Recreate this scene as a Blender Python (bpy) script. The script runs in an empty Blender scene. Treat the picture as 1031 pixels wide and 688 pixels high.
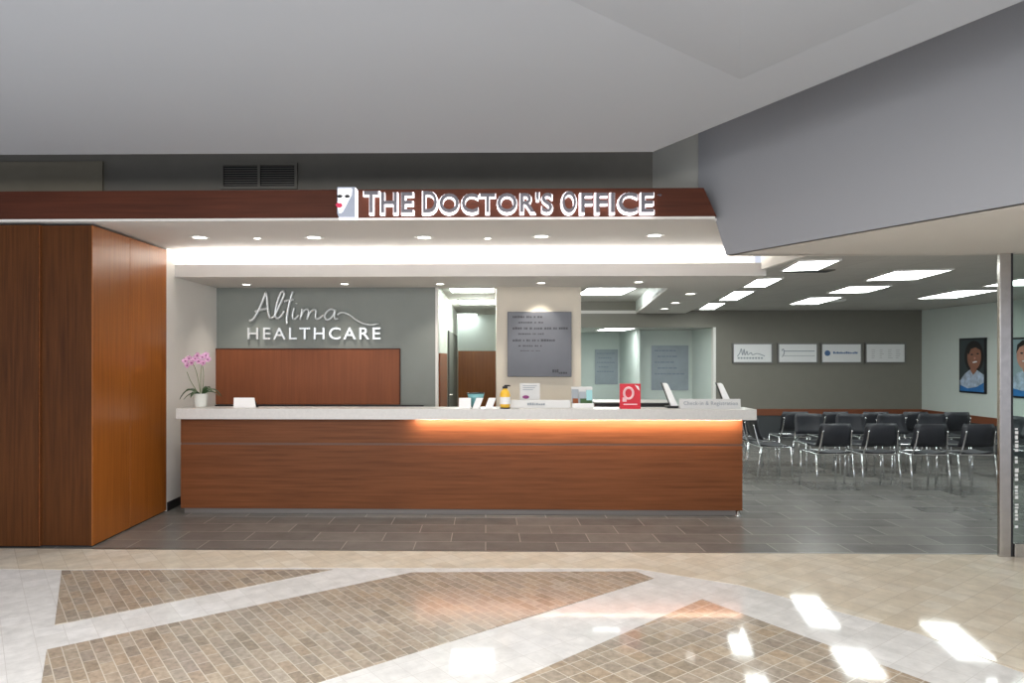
import bpy, bmesh, math, random
from mathutils import Vector, Matrix, Euler
random.seed(7)
SC = bpy.context.scene
COL = SC.collection
R = math.radians

# ------------------------------------------------------------------ camera geometry
F = 700.0; TH = R(1.2); AX = 474.3; HY = 359.0; H = 1.6
CS, SN = math.cos(TH), math.sin(TH)
def ray(px, py):
    u = (px-AX)/F; v = (HY-py)/F
    return Vector((u*CS-SN, u*SN+CS, v))
def P(px, py, Y=None, z=None):
    d = ray(px, py)
    t = Y/d.y if Y is not None else (z-H)/d.z
    return Vector((d.x*t, d.y*t, H+d.z*t))
def FL(px, py): return P(px, py, z=0.0)
cam = bpy.data.cameras.new('camera'); co = bpy.data.objects.new('camera', cam); COL.objects.link(co)
co.location = (0, 0, H); co.rotation_euler = (R(90), 0, TH)
cam.sensor_width = 36; cam.lens = F/1031*36
cam.shift_x = (515.5-AX)/1031; cam.shift_y = (HY-344)/1031
cam.clip_start = .05
SC.camera = co

# ------------------------------------------------------------------ materials
def nodes(name):
    m = bpy.data.materials.new(name); m.use_nodes = True
    nt = m.node_tree; return m, nt, nt.nodes['Principled BSDF']
def mat(name, col, rough=.5, metal=0, spec=.5, var=0.0, scale=6, emit=None, es=0, bump=0):
    m, nt, b = nodes(name)
    b.inputs['Base Color'].default_value = (*col, 1); b.inputs['Roughness'].default_value = rough
    b.inputs['Metallic'].default_value = metal; b.inputs['Specular IOR Level'].default_value = spec
    if emit:
        b.inputs['Emission Color'].default_value = (*emit, 1); b.inputs['Emission Strength'].default_value = es
    if var or bump:
        tc = nt.nodes.new('ShaderNodeTexCoord'); n = nt.nodes.new('ShaderNodeTexNoise')
        n.inputs['Scale'].default_value = scale; n.inputs['Detail'].default_value = 4
        nt.links.new(tc.outputs['Object'], n.inputs['Vector'])
        if var:
            r = nt.nodes.new('ShaderNodeValToRGB')
            r.color_ramp.elements[0].position = .3; r.color_ramp.elements[1].position = .7
            r.color_ramp.elements[0].color = (*[c*(1-var) for c in col], 1)
            r.color_ramp.elements[1].color = (*[min(1, c*(1+var)) for c in col], 1)
            nt.links.new(n.outputs['Fac'], r.inputs['Fac']); nt.links.new(r.outputs['Color'], b.inputs['Base Color'])
        if bump:
            bp = nt.nodes.new('ShaderNodeBump'); bp.inputs['Strength'].default_value = bump; bp.inputs['Distance'].default_value = .01
            nt.links.new(n.outputs['Fac'], bp.inputs['Height']); nt.links.new(bp.outputs['Normal'], b.inputs['Normal'])
    return m
def emis(name, col, s):
    m, nt, b = nodes(name)
    b.inputs['Base Color'].default_value = (*col, 1)
    b.inputs['Emission Color'].default_value = (*col, 1); b.inputs['Emission Strength'].default_value = s
    return m
def wood(name, c0, c1, axis, rough=.35, scale=3.0, spec=.4):
    m, nt, b = nodes(name); L = nt.links.new
    tc = nt.nodes.new('ShaderNodeTexCoord'); mp = nt.nodes.new('ShaderNodeMapping')
    s = [14, 14, 14]; s[axis] = .5
    mp.inputs['Scale'].default_value = s
    n = nt.nodes.new('ShaderNodeTexNoise'); n.inputs['Scale'].default_value = scale; n.inputs['Detail'].default_value = 6; n.inputs['Roughness'].default_value = .62
    n2 = nt.nodes.new('ShaderNodeTexNoise'); n2.inputs['Scale'].default_value = .9; n2.inputs['Detail'].default_value = 2
    mx = nt.nodes.new('ShaderNodeMix'); mx.data_type = 'FLOAT'; mx.inputs[0].default_value = .3
    r = nt.nodes.new('ShaderNodeValToRGB')
    r.color_ramp.elements[0].position = .3; r.color_ramp.elements[0].color = (*c0, 1)
    r.color_ramp.elements[1].position = .72; r.color_ramp.elements[1].color = (*c1, 1)
    L(tc.outputs['Object'], mp.inputs['Vector']); L(mp.outputs['Vector'], n.inputs['Vector']); L(tc.outputs['Object'], n2.inputs['Vector'])
    L(n.outputs['Fac'], mx.inputs[2]); L(n2.outputs['Fac'], mx.inputs[3]); L(mx.outputs[0], r.inputs['Fac'])
    L(r.outputs['Color'], b.inputs['Base Color'])
    b.inputs['Roughness'].default_value = rough; b.inputs['Specular IOR Level'].default_value = spec
    return m
def tile(name, cols, mortar, bw, rh, ms, rot=0, rough=.3, offset=.5, spec=.5, var=.25, nscale=5, bump=.15, wob=.0):
    """brick-laid tiles of several tones with a stone mottling"""
    m, nt, b = nodes(name); L = nt.links.new
    tc = nt.nodes.new('ShaderNodeTexCoord'); mp = nt.nodes.new('ShaderNodeMapping')
    mp.inputs['Rotation'].default_value = (0, 0, -rot)
    br = nt.nodes.new('ShaderNodeTexBrick'); br.offset = offset
    br.inputs['Scale'].default_value = 1; br.inputs['Brick Width'].default_value = bw; br.inputs['Row Height'].default_value = rh
    br.inputs['Mortar Size'].default_value = ms; br.inputs['Mortar Smooth'].default_value = .2; br.inputs['Bias'].default_value = 0
    br.inputs['Color1'].default_value = (0, 0, 0, 1); br.inputs['Color2'].default_value = (1, 1, 1, 1); br.inputs['Mortar'].default_value = (.5, .5, .5, 1)
    L(tc.outputs['Object'], mp.inputs['Vector']); L(mp.outputs['Vector'], br.inputs['Vector'])
    rp = nt.nodes.new('ShaderNodeValToRGB'); el = rp.color_ramp.elements
    el[0].color = (*cols[0], 1); el[1].color = (*cols[-1], 1)
    for i, c in enumerate(cols[1:-1], 1):
        e = el.new(i/(len(cols)-1)); e.color = (*c, 1)
    L(br.outputs['Color'], rp.inputs['Fac'])
    n = nt.nodes.new('ShaderNodeTexNoise'); n.inputs['Scale'].default_value = nscale; n.inputs['Detail'].default_value = 7; n.inputs['Roughness'].default_value = .65
    L(mp.outputs['Vector'], n.inputs['Vector'])
    mr = nt.nodes.new('ShaderNodeMapRange'); mr.inputs[1].default_value = .25; mr.inputs[2].default_value = .75
    mr.inputs[3].default_value = 1-var; mr.inputs[4].default_value = 1+var
    L(n.outputs['Fac'], mr.inputs[0])
    mu = nt.nodes.new('ShaderNodeMix'); mu.data_type = 'RGBA'; mu.blend_type = 'MULTIPLY'; mu.inputs[0].default_value = 1
    L(rp.outputs['Color'], mu.inputs[6]); L(mr.outputs[0], mu.inputs[7])
    mm = nt.nodes.new('ShaderNodeMix'); mm.data_type = 'RGBA'
    L(br.outputs['Fac'], mm.inputs[0]); L(mu.outputs[2], mm.inputs[6]); mm.inputs[7].default_value = (*mortar, 1)
    L(mm.outputs[2], b.inputs['Base Color'])
    b.inputs['Roughness'].default_value = rough; b.inputs['Specular IOR Level'].default_value = spec
    if bump:
        bp = nt.nodes.new('ShaderNodeBump'); bp.inputs['Strength'].default_value = bump; bp.inputs['Distance'].default_value = .003
        iv = nt.nodes.new('ShaderNodeMath'); iv.operation = 'SUBTRACT'; iv.inputs[0].default_value = 1
        L(br.outputs['Fac'], iv.inputs[1]); L(iv.outputs[0], bp.inputs['Height']); L(bp.outputs['Normal'], b.inputs['Normal'])
    return m

M = {}
M['wood_shaded'] = wood('wood_shaded_vertical', (.040, .013, .003), (.110, .038, .010), 2, rough=.42, spec=.14)  # box timber with the shade of its unlit front put into the colour
M['wood_lit'] = wood('wood_lit_vertical', (.22, .065, .009), (.37, .122, .020), 2, rough=.32, spec=.35)  # same timber in a brighter tone, light on the side painted in
M['wood_desk'] = wood('wood_desk_horizontal', (.11, .037, .012), (.225, .078, .027), 0, rough=.45, spec=.2)
M['wood_fascia'] = wood('wood_fascia', (.048, .013, .006), (.098, .027, .012), 0, rough=.5, spec=.2)
M['wood_back'] = wood('wood_wainscot', (.19, .058, .022), (.27, .085, .032), 2, rough=.5, spec=.25)
M['white'] = mat('white_paint', (.76, .74, .70), .6, var=.01)
M['cream'] = mat('cream_paint', (.66, .60, .50), .6, var=.01)
M['green_white'] = mat('pale_green_paint', (.64, .70, .66), .6, var=.01)
M['greenwall'] = mat('grey_green_paint', (.225, .245, .225), .6, var=.02)
M['taupe'] = mat('taupe_paint', (.195, .185, .155), .6, var=.02)
M['lowerwall'] = mat('dark_lower_wall', (.05, .055, .06), .6, var=.02)
M['ceil_mall'] = mat('mall_ceiling_paint', (.385, .405, .435), .8, var=.01, scale=1)
M['grey_bulk'] = mat('grey_bulkhead_paint', (.29, .297, .315), .8, var=.01, scale=1)
M['beige_bulk'] = mat('beige_soffit_paint', (.70, .675, .63), .8)
M['soffit'] = mat('soffit_paint', (.68, .655, .62), .7)
M['bulk_face'] = mat('bulkhead_face_paint', (.56, .535, .51), .7)
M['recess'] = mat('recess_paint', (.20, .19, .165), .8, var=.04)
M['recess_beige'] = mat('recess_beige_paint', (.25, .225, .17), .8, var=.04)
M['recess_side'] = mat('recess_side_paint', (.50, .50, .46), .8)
M['ceil_wait'] = tile('ceiling_tiles', [(.54, .53, .50), (.56, .55, .52)], (.46, .45, .43), .6, .6, .006, rough=.8, offset=0, var=.03, bump=0, spec=.2)
M['floor_store'] = tile('slate_floor_tiles', [(.15, .148, .14), (.175, .17, .16), (.20, .193, .18)], (.36, .34, .32), .6, .30, .004, rough=.25, var=.18, nscale=4, bump=.1)
RT = R(37)
M['marble'] = tile('pale_marble_tiles', [(.70, .69, .675), (.74, .73, .715), (.78, .77, .76)], (.60, .58, .56), .15, .15, .0015, rot=RT, rough=.055, offset=0, spec=.22, var=.17, nscale=9, bump=.05)
M['beige_stone'] = tile('beige_stone_tiles', [(.66, .58, .465), (.71, .635, .52), (.75, .69, .59)], (.52, .45, .36), .15, .15, .0016, rot=RT, rough=.055, offset=0, spec=.22, var=.16, nscale=7, bump=.05)
M['mosaic'] = tile('brown_mosaic_tiles', [(.30, .25, .195), (.43, .345, .26), (.35, .30, .25), (.47, .39, .30), (.32, .275, .225), (.46, .40, .33)], (.62, .56, .47), .15, .068, .003, rot=RT+R(90), rough=.13, offset=.5, var=.32, nscale=26, bump=.15)
M['mosaic_square'] = tile('square_mosaic_tiles', [(.31, .26, .20), (.45, .35, .25), (.36, .31, .25), (.49, .40, .30), (.33, .28, .23), (.48, .42, .34)], (.64, .58, .49), .105, .105, .003, rot=RT, rough=.07, offset=0, var=.32, nscale=26, bump=.12)
M['steel'] = mat('brushed_steel', (.52, .49, .455), .24, metal=1, var=.06, scale=20)
M['steel_dark'] = mat('dark_metal', (.25, .24, .23), .35, metal=1)
M['kick'] = mat('kick_metal', (.20, .18, .165), .45, metal=.3)
M['top'] = mat('stone_counter', (.62, .605, .58), .3, var=.04, scale=40)
M['reveal'] = mat('reveal_brown', (.13, .065, .04), .5)
M['black'] = mat('black_plastic', (.012, .012, .014), .4)
M['chair_black'] = mat('chair_black', (.022, .024, .03), .42, var=.1)
M['chrome'] = mat('chrome_tube', (.72, .73, .74), .22, metal=1)
M['paper'] = mat('white_paper', (.82, .82, .82), .6)
M['acryl'] = mat('frosted_plate', (.60, .60, .59), .35)
M['slate'] = mat('slate_plaque', (.10, .105, .125), .35, var=.08, scale=3)
M['slate_text'] = mat('dark_engraving', (.035, .036, .045), .5)
M['panel_blue'] = mat('blue_grey_panel', (.33, .37, .41), .4, var=.08, scale=4)
M['panel_blue_text'] = mat('panel_print', (.23, .27, .32), .5)
M['silver'] = mat('silver_letter', (.70, .73, .73), .3, metal=.5)
M['sign_face'] = mat('sign_letter_face', (.155, .15, .17), .4, metal=.3)
M['halo'] = emis('sign_halo_light', (1, .93, .97), 2.2)
M['logo_grey'] = mat('logo_grey', (.30, .33, .40), .4, emit=(.3, .33, .4), es=.4)
M['logo_white'] = emis('logo_white', (1, 1, 1), .9)
M['logo_red'] = mat('logo_red', (.5, .02, .07), .4, emit=(.5, .02, .07), es=.5)
M['troffer'] = emis('troffer_lens', (.93, 1, .98), 12.0)
M['lens'] = emis('downlight_lens', (1, .96, .88), 9.0)
M['led'] = emis('desk_led', (1, .74, .58), 4.0)
M['cove'] = emis('cove_led', (1, .96, .92), 18.0)
M['trimwhite'] = mat('white_metal', (.78, .77, .74), .4)
M['red'] = mat('red_board', (.62, .012, .03), .4)
M['pink'] = mat('pale_print', (.85, .55, .58), .5)
M['yellow'] = mat('yellow_plastic', (.85, .50, .04), .35)
M['teal'] = mat('teal_glass', (.22, .50, .52), .25)
M['blueprint'] = mat('blue_print', (.08, .16, .33), .5)
M['greyprint'] = mat('grey_print', (.30, .33, .36), .5)
M['leaf'] = mat('leaf_green', (.045, .10, .035), .4, var=.3)
M['stem'] = mat('stem_green', (.15, .20, .08), .5)
M['petal'] = mat('orchid_petal', (.72, .42, .63), .5, var=.25, scale=40)
M['petal_core'] = mat('orchid_core', (.25, .03, .17), .5)
M['pot'] = mat('pot_glaze', (.74, .75, .70), .3)
M['soil'] = mat('potting_bark', (.06, .035, .02), .9, var=.4, scale=80)
M['rail'] = wood('rail_wood', (.17, .055, .027), (.24, .08, .038), 0, rough=.4)
M['skin1'] = mat('printed_brown_skin', (.30, .135, .085), .5, var=.15, scale=9)
M['skin2'] = mat('printed_pink_skin', (.58, .28, .21), .5, var=.12, scale=9)
M['hair'] = mat('printed_dark_hair', (.015, .012, .012), .5)
M['shirt'] = mat('printed_pale_shirt', (.42, .50, .62), .5, var=.3, scale=14)
M['shirt_blue'] = mat('printed_blue_shirt', (.03, .17, .45), .5, var=.2, scale=9)
M['photo_bg'] = mat('printed_dark_backdrop', (.035, .05, .055), .4)
M['photo_bg2'] = mat('printed_grey_backdrop', (.30, .38, .42), .4)
M['frame_black'] = mat('black_frame', (.01, .01, .012), .4)
M['door_dark'] = mat('dark_door', (.06, .065, .06), .5)
def glassmat():
    m, nt, b = nodes('clear_glass')
    b.inputs['Base Color'].default_value = (.86, .96, .93, 1); b.inputs['Roughness'].default_value = .0
    b.inputs['Transmission Weight'].default_value = 1; b.inputs['IOR'].default_value = 1.03
    return m
M['glass'] = glassmat()

# ------------------------------------------------------------------ mesh helpers
def box(bm, x0, x1, y0, y1, z0, z1):
    v = [bm.verts.new((x, y, z)) for z in (z0, z1) for (x, y) in ((x0, y0), (x1, y0), (x1, y1), (x0, y1))]
    for f in ((0, 3, 2, 1), (4, 5, 6, 7), (0, 1, 5, 4), (1, 2, 6, 5), (2, 3, 7, 6), (3, 0, 4, 7)):
        bm.faces.new([v[i] for i in f])
    return bm
def B(*a): return box(bmesh.new(), *a)
def prism(bm, pts, off):
    """polygon (list of 3D points) extruded by vector off"""
    off = Vector(off)
    a = [bm.verts.new(Vector(p)) for p in pts]; b = [bm.verts.new(Vector(p)+off) for p in pts]
    n = len(a)
    bm.faces.new(a); bm.faces.new(b[::-1])
    for i in range(n):
        bm.faces.new((a[i], b[i], b[(i+1) % n], a[(i+1) % n]))
    return bm
def poly(bm, pts):
    bm.faces.new([bm.verts.new(Vector(p)) for p in pts]); return bm
def tube(bm, pts, r, n=8, closed=False):
    pts = [Vector(p) for p in pts]; rings = []
    rs = r if isinstance(r, (list, tuple)) else [r]*len(pts)
    up = None
    for i, p in enumerate(pts):
        t = (pts[min(i+1, len(pts)-1)] - pts[max(i-1, 0)]).normalized()
        if up is None:
            up = Vector((0, 0, 1)) if abs(t.z) < .9 else Vector((1, 0, 0))
        a = (up - t*up.dot(t)).normalized(); bb = t.cross(a); up = a
        rings.append([bm.verts.new(p + (a*math.cos(2*math.pi*k/n) + bb*math.sin(2*math.pi*k/n))*rs[i]) for k in range(n)])
    for i in range(len(rings)-1):
        for k in range(n):
            bm.faces.new((rings[i][k], rings[i][(k+1) % n], rings[i+1][(k+1) % n], rings[i+1][k]))
    bm.faces.new(rings[0][::-1]); bm.faces.new(rings[-1])
    return bm
def lathe(bm, prof, c=(0, 0, 0), n=24):
    """profile [(r,z)] spun about z at c"""
    c = Vector(c); rings = []
    for r, z in prof:
        if r < 1e-5: rings.append([bm.verts.new(c+Vector((0, 0, z)))])
        else: rings.append([bm.verts.new(c+Vector((r*math.cos(2*math.pi*k/n), r*math.sin(2*math.pi*k/n), z))) for k in range(n)])
    for a, b in zip(rings, rings[1:]):
        for k in range(n):
            if len(a) == 1 and len(b) == 1: continue
            if len(a) == 1: bm.faces.new((a[0], b[k], b[(k+1) % n]))
            elif len(b) == 1: bm.faces.new((a[k], a[(k+1) % n], b[0]))
            else: bm.faces.new((a[k], a[(k+1) % n], b[(k+1) % n], b[k]))
    return bm
def smooth_path(pts, k=6):
    """Catmull-Rom through pts"""
    pts = [Vector(p) for p in pts]; out = []
    for i in range(len(pts)-1):
        p0 = pts[max(i-1, 0)]; p1 = pts[i]; p2 = pts[i+1]; p3 = pts[min(i+2, len(pts)-1)]
        for j in range(k):
            t = j/k
            out.append(.5*((2*p1) + (p2-p0)*t + (2*p0-5*p1+4*p2-p3)*t*t + (3*p1-p0-3*p2+p3)*t**3))
    out.append(pts[-1]); return out
def wloc(o):
    v = Vector((0, 0, 0))
    while o: v += o.location; o = o.parent
    return v
def obj(name, bm, m, parent=None, smooth=False, bevel=0, label=None, kind=None):
    me = bpy.data.meshes.new(name)
    if isinstance(bm, bpy.types.Mesh): me = bm; me.name = name
    else:
        bmesh.ops.recalc_face_normals(bm, faces=bm.faces[:]); bm.to_mesh(me); bm.free()
    o = bpy.data.objects.new(name, me); COL.objects.link(o)
    me.materials.clear(); me.materials.append(M[m] if isinstance(m, str) else m)
    if parent:
        me.transform(Matrix.Translation(-wloc(parent))); o.parent = parent
    if smooth:
        for p in me.polygons: p.use_smooth = True
    if bevel:
        md = o.modifiers.new('Bevel', 'BEVEL'); md.width = bevel; md.segments = 2; md.limit_method = 'ANGLE'
    if label: o['label'] = label
    if kind: o['kind'] = kind
    return o
def thing(name, label, cat, loc=(0, 0, 0), group=None):
    o = bpy.data.objects.new(name, None); COL.objects.link(o); o.empty_display_size = .1
    o.location = loc; o['label'] = label; o['category'] = cat
    if group: o['group'] = group
    return o
def struct(name, bm, m, parent=None, **k):
    return obj(name, bm, m, parent, kind='structure', **k)
def dup(root, loc, rotz, label, group):
    r = root.copy(); COL.objects.link(r); r.location = loc; r.rotation_euler = (0, 0, rotz); r['label'] = label
    if group: r['group'] = group
    for ch in list(root.children):
        c = ch.copy(); COL.objects.link(c); c.parent = r
        for g in ch.children:
            d = g.copy(); COL.objects.link(d); d.parent = c
    return r
def text_mesh(s, size=1, extrude=0.0, offset=0.0, spacing=1.0, res=4):
    cu = bpy.data.curves.new('txt', 'FONT'); cu.body = s; cu.size = size; cu.extrude = extrude; cu.offset = offset
    cu.space_character = spacing; cu.resolution_u = res; cu.align_x = 'LEFT'
    t = bpy.data.objects.new('txt', cu); COL.objects.link(t)
    dg = bpy.context.evaluated_depsgraph_get(); dg.update()
    me = bpy.data.meshes.new_from_object(t.evaluated_get(dg))
    bpy.data.objects.remove(t); bpy.data.curves.remove(cu)
    me.transform(Matrix.Rotation(R(90), 4, 'X'))
    return me
def fit(me, x0, x1, z0, z1, y):
    xs = [v.co.x for v in me.vertices]; zs = [v.co.z for v in me.vertices]
    a, b, c, d = min(xs), max(xs), min(zs), max(zs)
    for v in me.vertices:
        v.co.x = x0+(v.co.x-a)/(b-a)*(x1-x0); v.co.z = z0+(v.co.z-c)/(d-c)*(z1-z0); v.co.y += y
    return me
def islands(me):
    bm = bmesh.new(); bm.from_mesh(me); bmesh.ops.remove_doubles(bm, verts=bm.verts[:], dist=1e-5)
    seen = set(); out = []
    bm.verts.ensure_lookup_table()
    for v in bm.verts:
        if v in seen: continue
        st = [v]; seen.add(v); comp = []
        while st:
            w = st.pop(); comp.append(w)
            for e in w.link_edges:
                o = e.other_vert(w)
                if o not in seen: seen.add(o); st.append(o)
        cs = set(comp); nb = bmesh.new(); mp = {w: nb.verts.new(w.co) for w in comp}
        for f in bm.faces:
            if f.verts[0] in cs:
                try: nb.faces.new([mp[w] for w in f.verts])
                except ValueError: pass
        out.append(nb)
    bm.free(); return out
def ellipse(bm, cx, cz, rx, rz, y, t=.002, n=24, a0=0, a1=2*math.pi):
    pts = [(cx+rx*math.cos(a0+(a1-a0)*k/n), y, cz+rz*math.sin(a0+(a1-a0)*k/n)) for k in range(n)]
    return prism(bm, pts, (0, t, 0))
def light(kind, name, loc, energy, col=(1, 1, 1), rot=(0, 0, 0), **k):
    l = bpy.data.lights.new(name, kind); l.energy = energy; l.color = col
    for a, b in k.items(): setattr(l, a, b)
    o = bpy.data.objects.new(name, l); COL.objects.link(o); o.location = loc; o.rotation_euler = rot
    return o

# ------------------------------------------------------------------ key dimensions
YS = 5.70                     # shopfront line
ZS = 2.72                     # front soffit height
YB, ZB0, ZB1 = 7.30, 2.44, 2.575   # dropped bulkhead behind the desk
YW = 8.45                     # staff back wall
XL = -3.295                   # left side wall
ZC = 2.50                     # waiting room ceiling
YR = 13.7                     # waiting room back wall
XR = P(928, 360, Y=YR).x      # waiting room right wall
def soff_x(y): return 2.92 + (3.9-2.92)*(y-YB)/(YR-.05-YB)   # slanting right edge of the low soffit

# ------------------------------------------------------------------ floors
struct('floor', B(-9, 12, -5, YS, -.1, 0), 'marble')
fb = bmesh.new()
pts = [(-9, YS), (-9, 5.22)] + [tuple(FL(*p)[:2]) for p in ((62, 574), (300, 572), (640, 573), (747, 590), (924, 638), (1025, 676))]
e = Vector(FL(1025, 676)[:2]); dd = (e-Vector(FL(747, 590)[:2])).normalized(); e2 = e+dd*5
pts += [(e2.x, e2.y), (12, e2.y), (12, YS)]
prism(fb, [(x, y, .0005) for x, y in pts], (0, 0, .002)); struct('floor_beige_stone', fb, 'beige_stone')
def ext(a, b, t):            # continue the floor line a->b past b
    a, b = Vector(a), Vector(b); return b+(b-a).normalized()*t
def inlay(pts, nm, mm='mosaic'):
    struct(nm, prism(bmesh.new(), [(p[0], p[1], .0006) for p in pts], (0, 0, .0035)), mm)
inlay([FL(62, 575), FL(55, 630), FL(335, 574)], 'floor_mosaic')
a, b = FL(415, 577), FL(47, 655); c, d = FL(658, 583), FL(320, 688)
inlay([a, b, b+Vector((.6, -1.05, 0)), ext(c, d, .6), d, c, FL(640, 576)], 'floor_mosaic.001')
a = FL(707, 604); b = FL(515, 688); c = FL(892, 672)
inlay([a, b, ext(a, b, 1.5), ext(a, b, 1.5)+Vector((1.3, -1.6, 0)), ext(a, c, 1.2), c], 'floor_mosaic.002', 'mosaic_square')
struct('floor_store', B(-9, 12, YS, 21, -.1, -.001), 'floor_store')
struct('trim_1', B(-3.25, 12, YS-.012, YS+.012, -.05, .004), 'steel_dark')

# ------------------------------------------------------------------ mall ceiling, folded
ZM = 3.11
e0, e1 = P(-200, 156, z=ZM), P(657, 153, z=ZM)
e0.x = -9
wdir = (P(1020, 5, z=ZM)-e1); wdir.z = 0; wdir.normalize()
e2 = e1+wdir*10
A = P(745, 80, z=ZM); bdir = (P(573, 0, z=ZM)-A).normalized(); cdir = (P(745, 0, z=ZM)-A).normalized()
Bp = A+bdir*9; Cp = A+cdir*9+Vector((0, 0, -.6))
bm = bmesh.new()
L0 = Vector((-9, -6, ZM))
vs = {k: bm.verts.new(v) for k, v in dict(e0=e0, e1=e1, e2=e2, A=A, B=Bp, C=Cp, L0=L0).items()}
bm.faces.new([vs[k] for k in ('e0', 'e1', 'A', 'B', 'L0')]); bm.faces.new([vs[k] for k in ('A', 'C', 'B')])
bm.faces.new([vs[k] for k in ('e1', 'e2', 'A')]); bm.faces.new([vs[k] for k in ('A', 'e2', 'C')])
struct('ceiling', bm, 'ceil_mall')
bm = bmesh.new()                                    # upstand along the edge of the mall ceiling
U = Vector((0, 0, .5)); inn = Vector((-.05, -.05, 0))
lf = Vector((0, 0, .004)); prism(bm, [e0+lf, e1+lf, e1+U, e0+U], (0, -.04, 0)); prism(bm, [e1+lf, e2+lf, e2+U, e1+U], (-.04, -.015, 0))
struct('trim_2', bm, 'ceil_mall')

# right bulkhead: slanting grey wall over a beige soffit
W0 = P(731, 257, Y=5.69)
wn = Vector((wdir.y, -wdir.x, 0))                   # horizontal normal of the slanting wall
if wn.x > 0: wn = -wn
def on_wall(px, py):
    d = ray(px, py); o = Vector((0, 0, H)); t = (W0-o).dot(wn)/d.dot(wn); return o+d*t
ZH = W0.z
lowpt = W0+wdir*10
w_a, w_b, w_c = on_wall(703, 190), on_wall(719, 217), W0
top_l = Vector((w_a.x, w_a.y, 4.6)); top_r = Vector((lowpt.x, lowpt.y, 4.6))
bm = prism(bmesh.new(), [w_c, lowpt, top_r, top_l, w_a, w_b], -wn*.05)
struct('wall_bulkhead', bm, 'grey_bulk')
bm = prism(bmesh.new(), [(W0.x+.02, W0.y, ZH), (lowpt.x+.02, lowpt.y, ZH), (12, lowpt.y, ZH), (12, W0.y, ZH)], (0, 0, .06))
struct('ceiling_soffit_right', bm, 'beige_bulk')
struct('trim_3', B(W0.x+.03, 12, W0.y-.02, W0.y+.06, ZH, 2.9), 'beige_bulk')
# dark recess over the fascia
YX = 6.6
xe = P(657, 160, Y=YX).x
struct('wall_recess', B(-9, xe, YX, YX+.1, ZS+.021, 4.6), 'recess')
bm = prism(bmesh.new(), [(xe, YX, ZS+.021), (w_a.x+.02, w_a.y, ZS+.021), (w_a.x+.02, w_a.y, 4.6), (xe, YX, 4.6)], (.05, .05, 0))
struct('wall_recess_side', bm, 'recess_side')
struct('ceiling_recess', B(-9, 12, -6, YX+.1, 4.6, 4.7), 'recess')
p0, p1 = P(0, 163, Y=YX-.03), P(103, 191, Y=YX-.03)
struct('trim_4', B(-7, p1.x, YX-.03, YX, 2.75, p0.z), 'recess_beige')
p0, p1 = P(222, 164, Y=YX-.03), P(299, 190, Y=YX-.03)
g = thing('air_grille', 'dark rectangular air grille in the recess above the timber fascia', 'vent', ((p0.x+p1.x)/2, YX-.02, p1.z))
bm = bmesh.new(); t = .025
box(bm, p0.x, p1.x, YX-.03, YX-.001, p0.z-t, p0.z); box(bm, p0.x, p1.x, YX-.03, YX-.001, p1.z, p1.z+t)
for x in (p0.x, (p0.x+p1.x)/2-t/2, p1.x-t): box(bm, x, x+t, YX-.03, YX-.001, p1.z+t, p0.z-t)
obj('frame', bm, 'recess', g)
bm = bmesh.new(); k = 9
for i in range(k):
    z = p1.z+t+(p0.z-p1.z-2*t)*(i+.2)/k
    box(bm, p0.x+t, p1.x-t, YX-.014, YX-.006, z, z+.010)
obj('louvres', bm, 'black', g)

# ------------------------------------------------------------------ timber fascia + sign
f0 = P(0, 221, Y=YS); zf0 = P(360, 219.5, Y=YS).z; zf1 = P(360, 191, Y=YS).z
r0, r1 = P(721.5, 217, Y=YS), P(708.5, 190, Y=YS)
bm = prism(bmesh.new(), [(-7, YS, zf0), (r0.x, YS, zf0), (r1.x, YS, zf1), (-7, YS, zf1)], (0, .22, 0))
struct('trim_5', bm, 'wood_fascia')
sg = thing('storefront_sign', 'halo-lit lettered sign reading THE DOCTOR\'S OFFICE on the timber fascia', 'sign', P(510, 217, Y=YS))
def sign_words(words):
    for (s, xa, xb, cap, low, top) in words:
        a, b = P(xa, low, Y=YS-.06), P(xb, top, Y=YS-.06)
        me = fit(text_mesh(s, 1, .06, .012, 1.08), a.x, b.x, a.z, b.z, 0)
        ys = [v.co.y for v in me.vertices]
        for v in me.vertices: v.co.y = YS-.075 if v.co.y < 0 else YS-.05
        me2 = fit(text_mesh(s, 1, .02, .036, 1.08), a.x-.010, b.x+.010, a.z-.016, b.z+.006, 0)
        for v in me2.vertices: v.co.y = YS-.048 if v.co.y < 0 else YS-.008
        faces = islands(me); halos = islands(me2)
        key = lambda q: sum(v.co.x for v in q.verts)/len(q.verts)
        faces = sorted(faces, key=key); halos = sorted(halos, key=key); Ls = []
        for q in faces: Ls.append(obj('letter', q, 'sign_face', sg))
        for j, q in enumerate(halos):
            obj('halo', q, 'halo', Ls[j] if len(halos) == len(Ls) else sg)
def smallcap(first, rest, x0, x1, x2):
    return [(first, x0, x1, 0, 214.3, 192.8), (rest, x1+2.6, x2, 0, 214.3, 194.0)]
sign_words(smallcap('T', 'HE', 366.5, 381, 415.5) + smallcap('D', "OCTOR'S", 426, 440, 556) + [('O', 566, 580, 0, 214.3, 192.8), ('FFICE', 585, 658, 0, 214.3, 194.0)])
bm = bmesh.new()
q = P(661.5, 197, Y=YS); box(bm, q.x, q.x+.012, YS-.03, YS-.002, q.z, q.z+.004); box(bm, q.x+.018, q.x+.03, YS-.03, YS-.002, q.z-.006, q.z+.004)
obj('trademark_tick', bm, 'sign_face', sg)
lt = thing('face_logo_tile', 'grey tile with white face profile and red lips left of the fascia lettering', 'sign', P(348.5, 220, Y=YS-.05))
def LZ(x, y, Y): return P(330+x/8.59, 180+y/8.59, Y=Y)
y_ = YS-.07
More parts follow.
